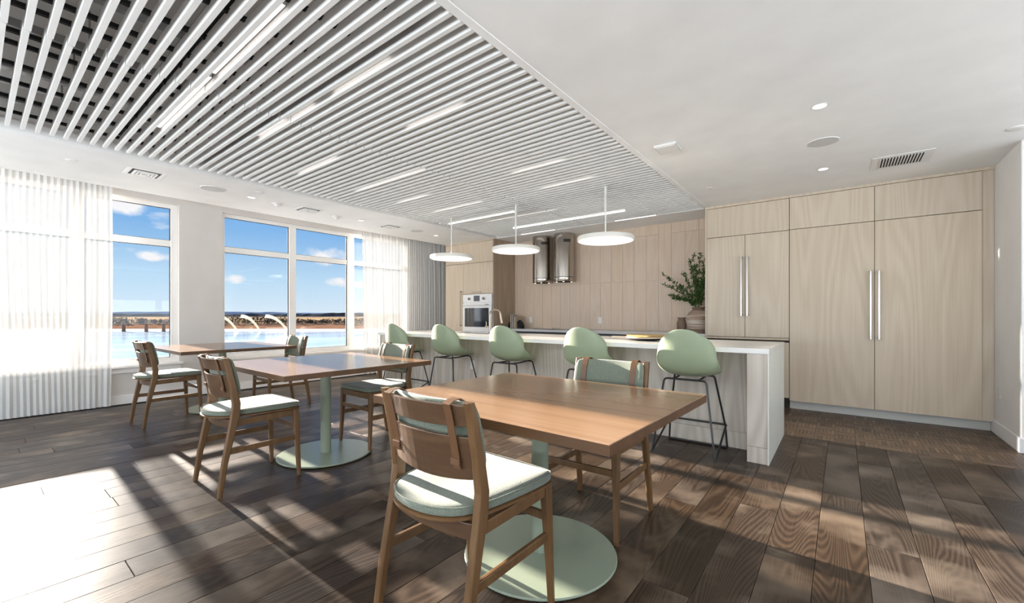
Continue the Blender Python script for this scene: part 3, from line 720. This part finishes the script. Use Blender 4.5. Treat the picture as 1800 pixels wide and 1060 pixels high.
# ---- things on the worktops
t = thing('black_platter', 'round black platter under the wooden board and the brass tray on the island', 'platter', (-1.60, 4.30, .895))
MB().lathe([(.10, 0), (.12, .003), (.195, .016), (.205, .022), (.200, .024), (.12, .010), (.05, .009)], 48).build('dish', M['blackmatte'], t)
t = thing('serving_board', 'pale board with a handle, stacked between the black platter and the brass tray', 'serving board', (-1.60, 4.30, .9195), math.radians(200))
MB().disc((0,0,0), .20, 0, .014, 48).build('board', M['book1'], t, bevel=.003)
MB().bar((.18, 0, .007), (.34, 0, .007), .05, .014).build('handle', M['book1'], t, bevel=.003)
t = thing('brass_tray', 'shallow round brass tray on top of the stack on the island', 'tray', (-1.59, 4.31, .934))
MB().lathe([(.11, 0), (.19, .003), (.205, .018), (.209, .018), (.200, .001), (.10, -.0005)], 56).build('pan', M['brass'], t)
MB().lathe([(.208, .017), (.211, .019), (.208, .021), (.205, .019)], 56).build('rim', M['brass'], t)
o = MB().lathe([(.045, 0), (.058, .01), (.066, .07), (.070, .13), (.062, .165), (.048, .185), (.050, .20), (.060, .215), (.062, .222), (.052, .222), (.045, .20), (.040, .18)], 36, (-1.905, 6.60, .895)).build('clay_vase', M['clay']); tag(o, 'small brown clay vase on the back worktop left of the big jar', 'vase')
t = thing('clay_jar', 'large round banded clay jar at the right end of the back worktop', 'vase', (-1.665, 6.60, .895))
MB().lathe([(.085, 0), (.10, .01), (.145, .07), (.172, .15), (.170, .22), (.135, .29), (.092, .325)], 48).build('body', M['jar'], t)
MB().lathe([(.092, .325), (.080, .345), (.090, .365), (.093, .372), (.078, .372), (.070, .345), (.070, .30)], 40).build('neck', M['clay'], t)
# branches
t = thing('leafy_branches', 'bunch of green leafy branches standing in the large clay jar', 'branches', (-1.665, 6.60, 1.235))
rl = random.Random(11); lm = MB(); stems = []
targets = [(-.50, -.05, .54), (-.46, -.12, .38), (-.42, -.02, .22), (-.34, -.1, .17), (-.12, -.05, .74), (-.05, -.08, .80), (.02, 0, .82), (.10, -.05, .72), (.12, -.12, .55), (-.20, -.08, .55), (.0, -.12, .62), (-.1, .02, .66), (.14, -.02, .64), (-.02, -.15, .45), (.10, -.14, .40), (-.24, -.12, .36)]
for k, (tx, ty, tz) in enumerate(targets):
    p0 = Vector((rl.uniform(-.03, .03), rl.uniform(-.03, .03), -.02)); p3 = Vector((tx, ty, tz))
    p1 = p0+Vector((tx*.15, ty*.2, .16)); p2 = p3*.62+Vector((0, 0, .06)); pts = []
    for i in range(13):
        u = i/12; pts.append(p0*(1-u)**3+p1*3*u*(1-u)**2+p2*3*u*u*(1-u)+p3*u**3)
    MB().tube(pts, [.0045*(1-.75*i/12) for i in range(13)], 5).build('stem', M['stem'], t)
    for i in range(3, 13):
        for q in range(10):
            p = pts[i-1].lerp(pts[i], rl.random()); d = (pts[i]-pts[i-1]).normalized()
            sd = Vector((rl.uniform(-1, 1), rl.uniform(-1, 1), rl.uniform(-.5, .9))).normalized()
            g = (d*.7+sd).normalized(); L = rl.uniform(.034, .060); w = g.cross(Vector((rl.uniform(-1,1), rl.uniform(-1,1), rl.uniform(-1,1)))).normalized()*L*.22; n = g.cross(w).normalized()*L*.06
            a = p+g*.004
            lm.add([a, a+g*L*.4+w+n, a+g*L, a+g*L*.4-w+n, a+g*L*.5-n*.6], [(0, 1, 4), (1, 2, 4), (2, 3, 4), (3, 0, 4)], True)
tag(lm.build('leaves', M['leaf'], t), kind='stuff')
# books and bookends
def book(x, w, h, d, cover_, label):
    t = thing('book', label, 'book', (x, 6.62, .895), 0, 'books on the back worktop')
    m = MB(); m.box(-w/2, -w/2+.003, -d/2, d/2, 0, h); m.box(w/2-.003, w/2, -d/2, d/2, 0, h); m.box(-w/2, w/2, -d/2, -d/2+.003, 0, h); m.build('cover', M[cover_], t)
    MB().box(-w/2+.003, w/2-.003, -d/2+.003, d/2-.006, .003, h-.004).build('pages', M['page'], t)
book(-5.115, .030, .270, .19, 'book1', 'tallest cream book of the row, leftmost'); book(-5.076, .034, .248, .18, 'book2', 'grey book second from the left in the row')
book(-5.035, .032, .225, .17, 'book1', 'shorter cream book third from the left in the row'); book(-4.998, .030, .235, .18, 'book3', 'tan book at the right end of the row')
def bookend(x, s, label):
    rl = random.Random(int(x*100)); prof = [(0, 0), (s*.10, 0), (s*.095, .06), (s*.07, .12), (s*.035, .16), (0, .165)]
    m = MB(); secs = []
    for y in (-.07, -.045, 0, .045, .07):
        k = 1-abs(y)*3.2; secs.append([(px*k*(1+rl.uniform(-.1, .1)), y, pz*k) for px, pz in prof])
    m.sweep(secs); o = m.build('bookend', M['blackmatte'], bevel=.004); o.location = (x, 6.62, .895); tag(o, label, 'bookend', 'black stone bookends')
bookend(-5.133, -1, 'black stone bookend on the left of the books'); bookend(-4.980, 1, 'black stone bookend on the right of the books')

# ---- pendants
PZ = 2.0
def pendant(x, y, zb, label, x0, x1, zbar):
    t = thing('pendant_lamp', label, 'pendant lamp', (x, y, PZ), 0, 'disc pendant lamps over the island'); r = .32
    MB().lathe([(r-.012, .002), (r, .006), (r, .040), (r-.006, .050), (r-.05, .056), (.04, .060), (.02, .066)], 64).build('shade', M['lamp'], t)
    MB().disc((0,0,0), r-.013, -.001, .003, 64).build('diffuser', M['glow'], t)
    MB().tube([(0, 0, .06), (0, 0, zb-PZ)], .009, 12).build('rod', M['lamp'], t)
    MB().tube([(0, 0, zb-PZ-.03), (0, 0, 2.622-PZ)], .016, 14).build('stem', M['lamp'], t)
    MB().disc((0,0,0), .03, 2.612-PZ, 2.624-PZ, 24).build('canopy', M['lamp'], t)
    if x1 is not None:
        b = MB().box(x0-x, x1-x, -.012, .012, zbar-PZ, zbar-PZ+.022).build('light_bar', M['lamp'], t)
        MB().box(x0-x+.003, x1-x-.003, -.013, .010, zbar-PZ-.006, zbar-PZ+.006).build('light_strip', M['ledstrip'], b)
        c = MB().tube([(0, 0, zbar-PZ-.02), (0, 0, zbar-PZ+.035)], .019, 14).build('collar', M['lamp'], t)
pendant(-4.65, 4.48, 2.53, 'left white disc pendant with a light bar just below the slats', -4.70, -3.445, 2.535)
pendant(-3.425, 4.48, 2.32, 'middle white disc pendant in front of the range hoods', -3.47, -1.90, 2.315)
pendant(-2.135, 4.48, 2.32, 'right white disc pendant, nearest and largest in view', None, None, 2.32)

# ================================================================== FURNITURE
# ---- dining chair (faces +y, origin between the feet on the floor)
def interp(tab, z):
    for (a, b) in zip(tab, tab[1:]):
        if a[0] <= z <= b[0]:
            u = (z-a[0])/(b[0]-a[0]); u = u*u*(3-2*u)*.5+u*.5; return [a[i]+(b[i]-a[i])*u for i in range(1, len(a))]
    return list(tab[-1][1:])
POST = [(0, -.250, .026), (.20, -.222, .034), (.40, -.182, .044), (.50, -.160, .052), (.58, -.153, .048), (.70, -.172, .040), (.80, -.194, .035), (.882, -.214, .031)]
def posty(z): return interp(POST, z)[0]
def outline(back=True):
    """seat plan outline, counter-clockwise"""
    p = [(-.235, .250), (-.215, .266), (0, .272), (.215, .266), (.235, .250), (.246, .20), (.240, .06), (.224, -.08), (.204, -.17), (.165, -.228), (.095, -.268), (0, -.282), (-.095, -.268), (-.165, -.228), (-.204, -.17), (-.224, -.08), (-.240, .06), (-.246, .20)]
    return p
def slab(prof_z, inset, dish=0.):
    """stack of inset outlines -> smooth cushion or plate"""
    m = MB(); o = outline(); secs = []
    for z, k in zip(prof_z, inset):
        ring = []
        for x, y in o:
            l = math.hypot(x, y+.01); ring.append((x*(1-k/l), (y+.01)*(1-k/l)-.01, z-(dish*(1-(x/.25)**2) if z > prof_z[0]+.02 else 0)))
        secs.append(ring)
    n = len(o); v = [p for r in secs for p in r]; f = []
    for k in range(len(secs)-1):
        for i in range(n): f.append((k*n+i, k*n+(i+1) % n, (k+1)*n+(i+1) % n, (k+1)*n+i))
    # centre fans
    v.append((0, 0, prof_z[0])); c0 = len(v)-1
    for i in range(n): f.append((i, c0, (i+1) % n))
    base = (len(secs)-1)*n; v.append((0, 0, prof_z[-1]-dish)); c1 = len(v)-1
    for i in range(n): f.append((base+i, base+(i+1) % n, c1))
    m.add(v, f, True); return m
def make_chair():
    t = thing('dining_chair', 'chair', 'chair', group='oak dining chairs with sage wool seats')
    for s in (-1, 1):
        # rear leg running up as back post
        m = MB(); secs = []; zz = [0, .1, .2, .3, .4, .46, .5, .54, .58, .64, .70, .76, .82, .882]
        for z in zz:
            y, dpt = interp(POST, z); xx = s*(.222+.010*(1-min(z, .5)/.5)); w = .016 if z > .05 else .014
            ch = .005
            secs.append([(xx-w+ch, y-dpt/2, z), (xx+w-ch, y-dpt/2, z), (xx+w, y-dpt/2+ch, z), (xx+w, y+dpt/2-ch, z), (xx+w-ch, y+dpt/2, z), (xx-w+ch, y+dpt/2, z), (xx-w, y+dpt/2-ch, z), (xx-w, y-dpt/2+ch, z)])
        m.sweep(secs); m.build('rear_leg', M['chair'], t, bevel=.002)
        m = MB(); secs = []
        for z, h in ((0, .0125), (.25, .016), (.44, .0195), (.484, .0195)):
            y = .250-.022*(z/.484); xx = s*(.226-.012*z/.484); ch = .005
            secs.append([(xx-h+ch, y-h, z), (xx+h-ch, y-h, z), (xx+h, y-h+ch, z), (xx+h, y+h-ch, z), (xx+h-ch, y+h, z), (xx-h+ch, y+h, z), (xx-h, y+h-ch, z), (xx-h, y-h+ch, z)])
        m.sweep(secs); m.build('front_leg', M['chair'], t, bevel=.002)
        MB().bar((s*.218, -.165, .455), (s*.214, .225, .462), .020, .042).build('side_rail', M['chair'], t, bevel=.003)
        MB().bar((s*.224, -.205, .279), (s*.218, .235, .279), .018, .036).build('stretcher', M['chair'], t, bevel=.004)
    MB().bar((-.215, .232, .460), (.215, .232, .460), .020, .040).build('front_rail', M['chair'], t, bevel=.003)
    MB().bar((-.215, .237, .352), (.215, .237, .352), .018, .034).build('front_stretcher', M['chair'], t, bevel=.004)
    m = MB(); secs = []
    for i in range(9):
        x = -.218+.436*i/8; y = -.168-.030*(1-(x/.218)**2); zc = .452
        secs.append([(x, y-.011, zc-.030), (x, y+.011, zc-.030), (x, y+.011, zc+.026), (x, y-.011, zc+.026)])
    m.sweep(secs); m.build('rear_rail', M['back'], t, bevel=.003)
    slab([.484, .486, .497, .499], [.004, .0, .0, .003]).build('seat_board', M['chair'], t, sub=1)
    c = slab([.4995, .501, .506, .526, .532, .537, .539], [.016, .008, .005, .005, .008, .020, .07], .008).build('seat_cushion', M['fab'], t, sub=1)
    o_ = outline(); pts = [(x*.982, (y+.01)*.982-.01, .530) for x, y in o_]; pts.append(pts[0]); pts.append(pts[1])
    MB().tube(pts, .0028, 5, False).build('piping', M['fab'], c, sub=1)
    # two curved back slats
    def slat(z0, z1, sag, nm):
        m = MB(); secs = []; th = .013; n = 12
        for i in range(n+1):
            x = -.222+.444*i/n; u = 1-(x/.222)**2; ring = []
            lo = z0-sag*u; 
            for z, o2 in ((lo, -1), (lo, 1), ((lo+z1)/2, 1), (z1, 1), (z1, -1), ((lo+z1)/2, -1)):
                y = posty(max(z, .5))-.006-.040*u; ring.append((x, y+(o2*th/2), z))
            secs.append(ring)
        m.sweep(secs); return m.build(nm, M['back'], t, bevel=.003)
    slat(.800, .872, .004, 'upper_slat'); slat(.622, .765, .016, 'lower_slat')
    # padded back cushion hung over the slats
    m = MB(); secs = []; n = 18
    for i in range(n+1):
        x = -.224+.448*i/n; u = 1-(x/.226)**2; e = (1-(abs(x)/.2241)**10)**.5; th = .006+.0125*e; ring = []; cz = .753; hz = .112+.013*e
        for q, zz in ((-1, -.90), (-.5, -1), (.5, -1), (1, -.90), (1.15, -.4), (1.2, 0), (1.1, .5), (.95, .90), (.5, 1), (-.4, 1), (-1, .90), (-1, .5), (-1, 0), (-1, -.4)):
            z = cz+zz*hz; y = posty(z)+.037-.040*u; ring.append((x, y+q*th, z))
        secs.append(ring)
    m.sweep(secs, True); bc = m.build('back_cushion', M['fab'], t, sub=1)
    for s in (-1, 1):
        m = MB(); X = s*.158; w = .017; u = 1-(X/.222)**2; path = []
        for z, off in ((.655, .060), (.74, .063), (.83, .060), (.872, .053), (.886, .030), (.884, .000), (.874, -.020), (.84, -.0185), (.77, -.0175), (.70, -.0185), (.655, -.018)):
            path.append((posty(min(z, .88))-.038*u+off, z))
        secs = []
        for k, (y, z) in enumerate(path):
            a = path[max(k-1, 0)]; b = path[min(k+1, len(path)-1)]; ty, tz = b[0]-a[0], b[1]-a[1]; l = math.hypot(ty, tz) or 1; ny, nz = -tz/l*.0015, ty/l*.0015
            secs.append([(X-w, y-ny, z-nz), (X+w, y-ny, z-nz), (X+w, y+ny, z+nz), (X-w, y+ny, z+nz)])
        m.sweep(secs, True); sp = m.build('strap', M['leather'], t)
        yb = posty(.68)-.038*u-.022
        k = MB(); k.box(X-.020, X+.020, yb-.004, yb+.001, .668, .690); k.build('keeper', M['leather'], sp, bevel=.001)
    for sx_ in (-1, 1):
        for y, xx in ((-.250, .232), (.250, .226)): pass
    return t
chair = make_chair()
CH = [((-1.150, 1.190, 0), math.radians(-1.0), 'dining chair nearest the camera, seen from behind at the first table'),
      ((-3.327, 1.220, 0), 0., 'dining chair on the near side of the middle table, seen from behind'),
      ((-3.365, 2.325, 0), PI, 'dining chair on the far side of the middle table, facing the camera'),
      ((-1.125, 2.240, 0), PI+math.radians(1.5), 'dining chair on the far side of the nearest table, back rising above the tabletop'),
      ((-5.825, 1.330, 0), math.radians(2), 'leftmost dining chair, in front of the left window'),
      ((-5.690, 2.475, 0), PI, 'dining chair furthest away, behind the window-side table')]
for i, (l, r, lab) in enumerate(CH): place(chair, i == 0, l, r, lab)

# ---- tables
TT = .77
def make_table(w, d, label, loc, rz):
    t = thing('dining_table', label, 'table', loc, rz, 'oak pedestal dining tables')
    top = MB().box(-w/2, w/2, -d/2, d/2, TT-.036, TT).build('tabletop', M['table'], t, bevel=.002)
    m = MB(); e = .0015
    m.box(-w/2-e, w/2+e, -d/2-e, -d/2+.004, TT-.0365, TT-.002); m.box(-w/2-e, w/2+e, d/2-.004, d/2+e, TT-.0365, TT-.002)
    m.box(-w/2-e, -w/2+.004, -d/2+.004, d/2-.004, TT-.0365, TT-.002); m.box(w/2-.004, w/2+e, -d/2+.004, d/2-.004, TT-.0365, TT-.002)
    m.build('shaded_edge_band', M['edge'], top)
    MB().box(-.17, .17, -.17, .17, TT-.044, TT-.0368).build('mounting_plate', M['sage'], t, bevel=.002)
    MB().lathe([(.041, .018), (.041, TT-.044)], 40).build('column', M['sage'], t)
    MB().lathe([(.335, .004), (.362, .006), (.366, .010), (.366, .014), (.362, .018), (.045, .020), (.041, .020)], 72, smooth=False).build('base_disc', M['sage'], t)
    MB().disc((0,0,0), .345, 0, .005, 48).build('base_pad', M['rubber'], t)
    return t
make_table(1.25, 1.03, 'nearest square oak table on a sage green pedestal, half in sun', (-1.160, 1.710, 0), math.radians(-1.5))
make_table(1.26, 1.19, 'middle square oak table on a sage green pedestal', (-3.395, 1.830, 0), math.radians(-1.0))
make_table(1.36, 1.18, 'square oak table beside the window wall, furthest left', (-6.10, 1.945, 0), 0)

# ---- counter stools (face +y)
ST = [  # y, z, half width, side lift, forward wrap
    (.222, .652, .135, -.006, -.035), (.205, .660, .175, .002, -.012), (.150, .652, .212, .016, 0), (.070, .643, .236, .046, 0), (-.020, .640, .246, .086, .0),
    (-.100, .646, .248, .112, .012), (-.165, .668, .246, .118, .035), (-.205, .715, .240, .100, .065), (-.225, .785, .236, .064, .094), (-.236, .860, .228, .030, .102),
    (-.243, .930, .208, .002, .090), (-.248, .985, .176, -.018, .066), (-.250, 1.022, .130, -.028, .036), (-.250, 1.041, .070, -.016, .012)]
def make_stool():
    t = thing('counter_stool', 'stool', 'stool', group='sage green shell stools at the island')
    nv = 14; v = []; f = []
    for y, z, w, lift, wrap in ST:
        for i in range(nv+1):
            q = -1+2*i/nv; a = abs(q)**2.2
            v.append((w*math.sin(q*PI/2)*(1-.02*a), y+wrap*a, z+lift*a))
    for k in range(len(ST)-1):
        for i in range(nv): a = k*(nv+1)+i; f.append((a, a+1, a+nv+2, a+nv+1))
    m = MB(); m.add(v, f, True); o = m.build('shell', M['shell'], t)
    so_ = o.modifiers.new('solid', 'SOLIDIFY'); so_.thickness = .011; so_.offset = 0
    q = o.modifiers.new('sub', 'SUBSURF'); q.levels = 1; q.render_levels = 2
    r = .0085
    def bend(pts, rad=.03):
        out_ = [Vector(pts[0])]
        for a, b, c in zip(pts, pts[1:], pts[2:]):
            a, b, c = Vector(a), Vector(b), Vector(c); d1 = (a-b).normalized(); d2 = (c-b).normalized(); k = min(rad, (a-b).length*.4, (c-b).length*.4)
            p, q_ = b+d1*k, b+d2*k
            for i in range(6):
                u = i/5; out_.append(p*(1-u)**2+b*2*u*(1-u)+q_*u*u)
        out_.append(Vector(pts[-1])); return out_
    fz = r
    MB().tube(bend([(-.245, -.25, fz), (-.165, -.175, .625), (.165, -.175, .625), (.245, -.25, fz)]), r, 8).build('rear_legs', M['black'], t)
    MB().tube(bend([(-.245, .235, fz), (-.232, .222, .20), (-.165, .130, .632), (.165, .130, .632), (.232, .222, .20), (.245, .235, fz)], .025), r, 8).build('front_legs', M['black'], t)
    MB().tube([(-.245, .235, fz), (.245, .235, fz)], r, 8).build('floor_bar', M['black'], t)
    MB().tube([(-.235, .232, .205), (.235, .232, .205)], r, 8).build('footrest', M['black'], t)
    for s in (-1, 1):
        MB().tube([(s*.245, -.25, fz+.004), (s*.238, .226, .205)], r, 8).build('side_brace', M['black'], t)
        MB().tube(bend([(s*.10, -.175, .625), (s*.10, -.05, .622), (s*.10, .130, .632)], .02), r, 8).build('seat_support', M['black'], t)
    return t
stool = make_stool()
for i, (x, lab) in enumerate(((-1.025, 'stool at the right end of the row, nearest the camera'), (-1.955, 'second stool from the right, behind the nearest table'), (-2.935, 'middle stool of the five, in front of the faucet'),
                              (-3.90, 'second stool from the left, in front of the oven'), (-4.875, 'leftmost stool, behind a dining chair back'))):
    place(stool, i == 0, (x, 3.80, 0), math.radians((1, -1, 1.5, 0, -2)[i]), 'sage green '+lab)

# ================================================================== OUTSIDE
# the building stands above a lake; distances are real, ground falls away below the sill
cph, sph = math.cos(math.radians(37.94)), math.sin(math.radians(37.94))
def W(r, d, z): return (r*cph-d*sph, r*sph+d*cph, z)     # r to the right, d ahead, measured from the room
WL = -3.0
def strip(d0, z0, d1, z1, name, mat, r0=-900, r1=60, n=24, rough=0., seed=0):
    rr = random.Random(seed); m = MB(); v = []; f = []
    for i in range(n+1):
        r = r0+(r1-r0)*i/n
        a = W(r, d0, z0); b = W(r, d1, z1+rr.uniform(-rough, rough)); v += [a, b]
    for i in range(n): f.append((2*i, 2*i+2, 2*i+3, 2*i+1))
    m.add(v, f); o = m.build(name, mat); o['kind'] = 'structure'; return o
o = strip(9, WL, 112, WL, 'lake', M['water'], -300, 40); 
def ridge(d, z0, hs, name, mat, label, cat, r0, r1, n, th, seed):
    rr = random.Random(seed); m = MB(); v = []; f = []; h = []
    hv = rr.uniform(*hs)
    for i in range(n+1):
        hv = max(hs[0], min(hs[1], hv+rr.uniform(-1, 1)*(hs[1]-hs[0])*.35)); h.append(hv)
    for i in range(n+1):
        r = r0+(r1-r0)*i/n; v += [W(r, d, z0), W(r, d+th*.3, h[i]*.85), W(r, d+th*.5, h[i]), W(r, d+th, z0)]
    for i in range(n):
        for k in range(3): a = 4*i+k; f.append((a, a+4, a+5, a+1))
    m.add(v, f); o = m.build(name, mat); return tag(o, label, cat) if cat else tag(o, kind='structure')
o = strip(108, WL+.02, 113, WL+.35, 'shoreline', M['shore'], -300, 40)
strip(113, WL+.35, 128, -1.55, 'bank', M['bank'], -300, 50)
strip(128, -1.55, 420, -1.3, 'field', M['field'], -900, 200)
strip(420, -1.3, 1500, -1.0, 'far_field', M['hill2'], -2500, 600)
ridge(1400, -2, (7, 12), 'hill', M['hill'], None, None, -2600, 900, 90, 200, 4)
ridge(620, -2, (1.6, 4.2), 'hill', M['hill2'], None, None, -1100, 60, 160, 60, 8)
# thicket of bare trees along the far bank: trunks, boughs and twig tufts, too dense to count
rr = random.Random(2); m = MB(); nt_ = 0; r = -215
while r < -28:
    for row in range(3):
        h = rr.uniform(1.5, 2.5)*(.75+.25*math.sin(r*.13)); d = 129+row*3+rr.uniform(-1, 1); x_, y_, z_ = W(r+rr.uniform(-.6, .6), d, -1.65); w = rr.uniform(.9, 1.7)
        m.tube([(x_, y_, z_), (x_+rr.uniform(-.2, .2), y_, z_+h*.9)], [.09, .02], 3, False); nt_ += 1
        for k in range(26):
            zz = rr.uniform(.05, 1.)*h; L = w*(1-.6*(zz/h)**2); a = rr.uniform(0, 2*PI)
            p = Vector((x_+math.cos(a)*L*rr.random(), y_+math.sin(a)*L*rr.random(), z_+zz)); d_ = Vector((rr.uniform(-1, 1), rr.uniform(-1, 1), rr.uniform(.1, 1.2))).normalized()*rr.uniform(.35, .7); wv = d_.cross(Vector((rr.uniform(-1, 1), 1, .2))).normalized()*rr.uniform(.08, .2)
            m.add([p, p+d_*.5+wv, p+d_, p+d_*.5-wv], [(0, 1, 2, 3)])
    r += 1.15
tag(m.build('thicket', M['wintertree']), 'dark bare winter thicket along the far bank of the lake', 'trees', kind='stuff')
# posts at the water's edge seen through the left window
for q, (r, d) in enumerate(((-95.4, 104), (-89.0, 103), (-85.6, 104))):
    x, y, z = W(r, d, WL)
    o = MB().lathe([(.38, 0), (.34, 1.2), (.28, 2.6), (.22, 2.7)], 10, (x, y, z)).build('mooring_post', M['bank']); tag(o, ('leftmost', 'middle', 'rightmost')[q]+' of the three brown wooden posts in the lake beyond the left window', 'post', 'posts in the lake')
# fountain jets
for k, (r0, r1) in enumerate(((-72.5, -67.0), (-66.5, -61.5), (-60.5, -54.6))):
    m = MB(); v = []; f = []; d = 104; n = 14
    for i in range(n+1):
        u = i/n; rr_x = r0+(r1-r0)*u; z = WL+4.4*(1-(u*1.0)**2.2)*.95-.2*u
        for s, zz in ((0, 0), (1, -.30-.9*(1-u)*.6)): v.append(W(rr_x-(.5 if s else 0), d+s*.3, max(z+zz, WL)))
    for i in range(n): f.append((2*i, 2*i+2, 2*i+3, 2*i+1))
    m.add(v, f, True); o = m.build('fountain_jet', M['spray']); tag(o, ('leftmost', 'middle', 'rightmost')[k]+' of the three arching lake fountain jets seen through the middle window', 'fountain', 'three fountain jets on the lake')
print('planks', plank_n, 'boards', nb, 'trees', nt_)
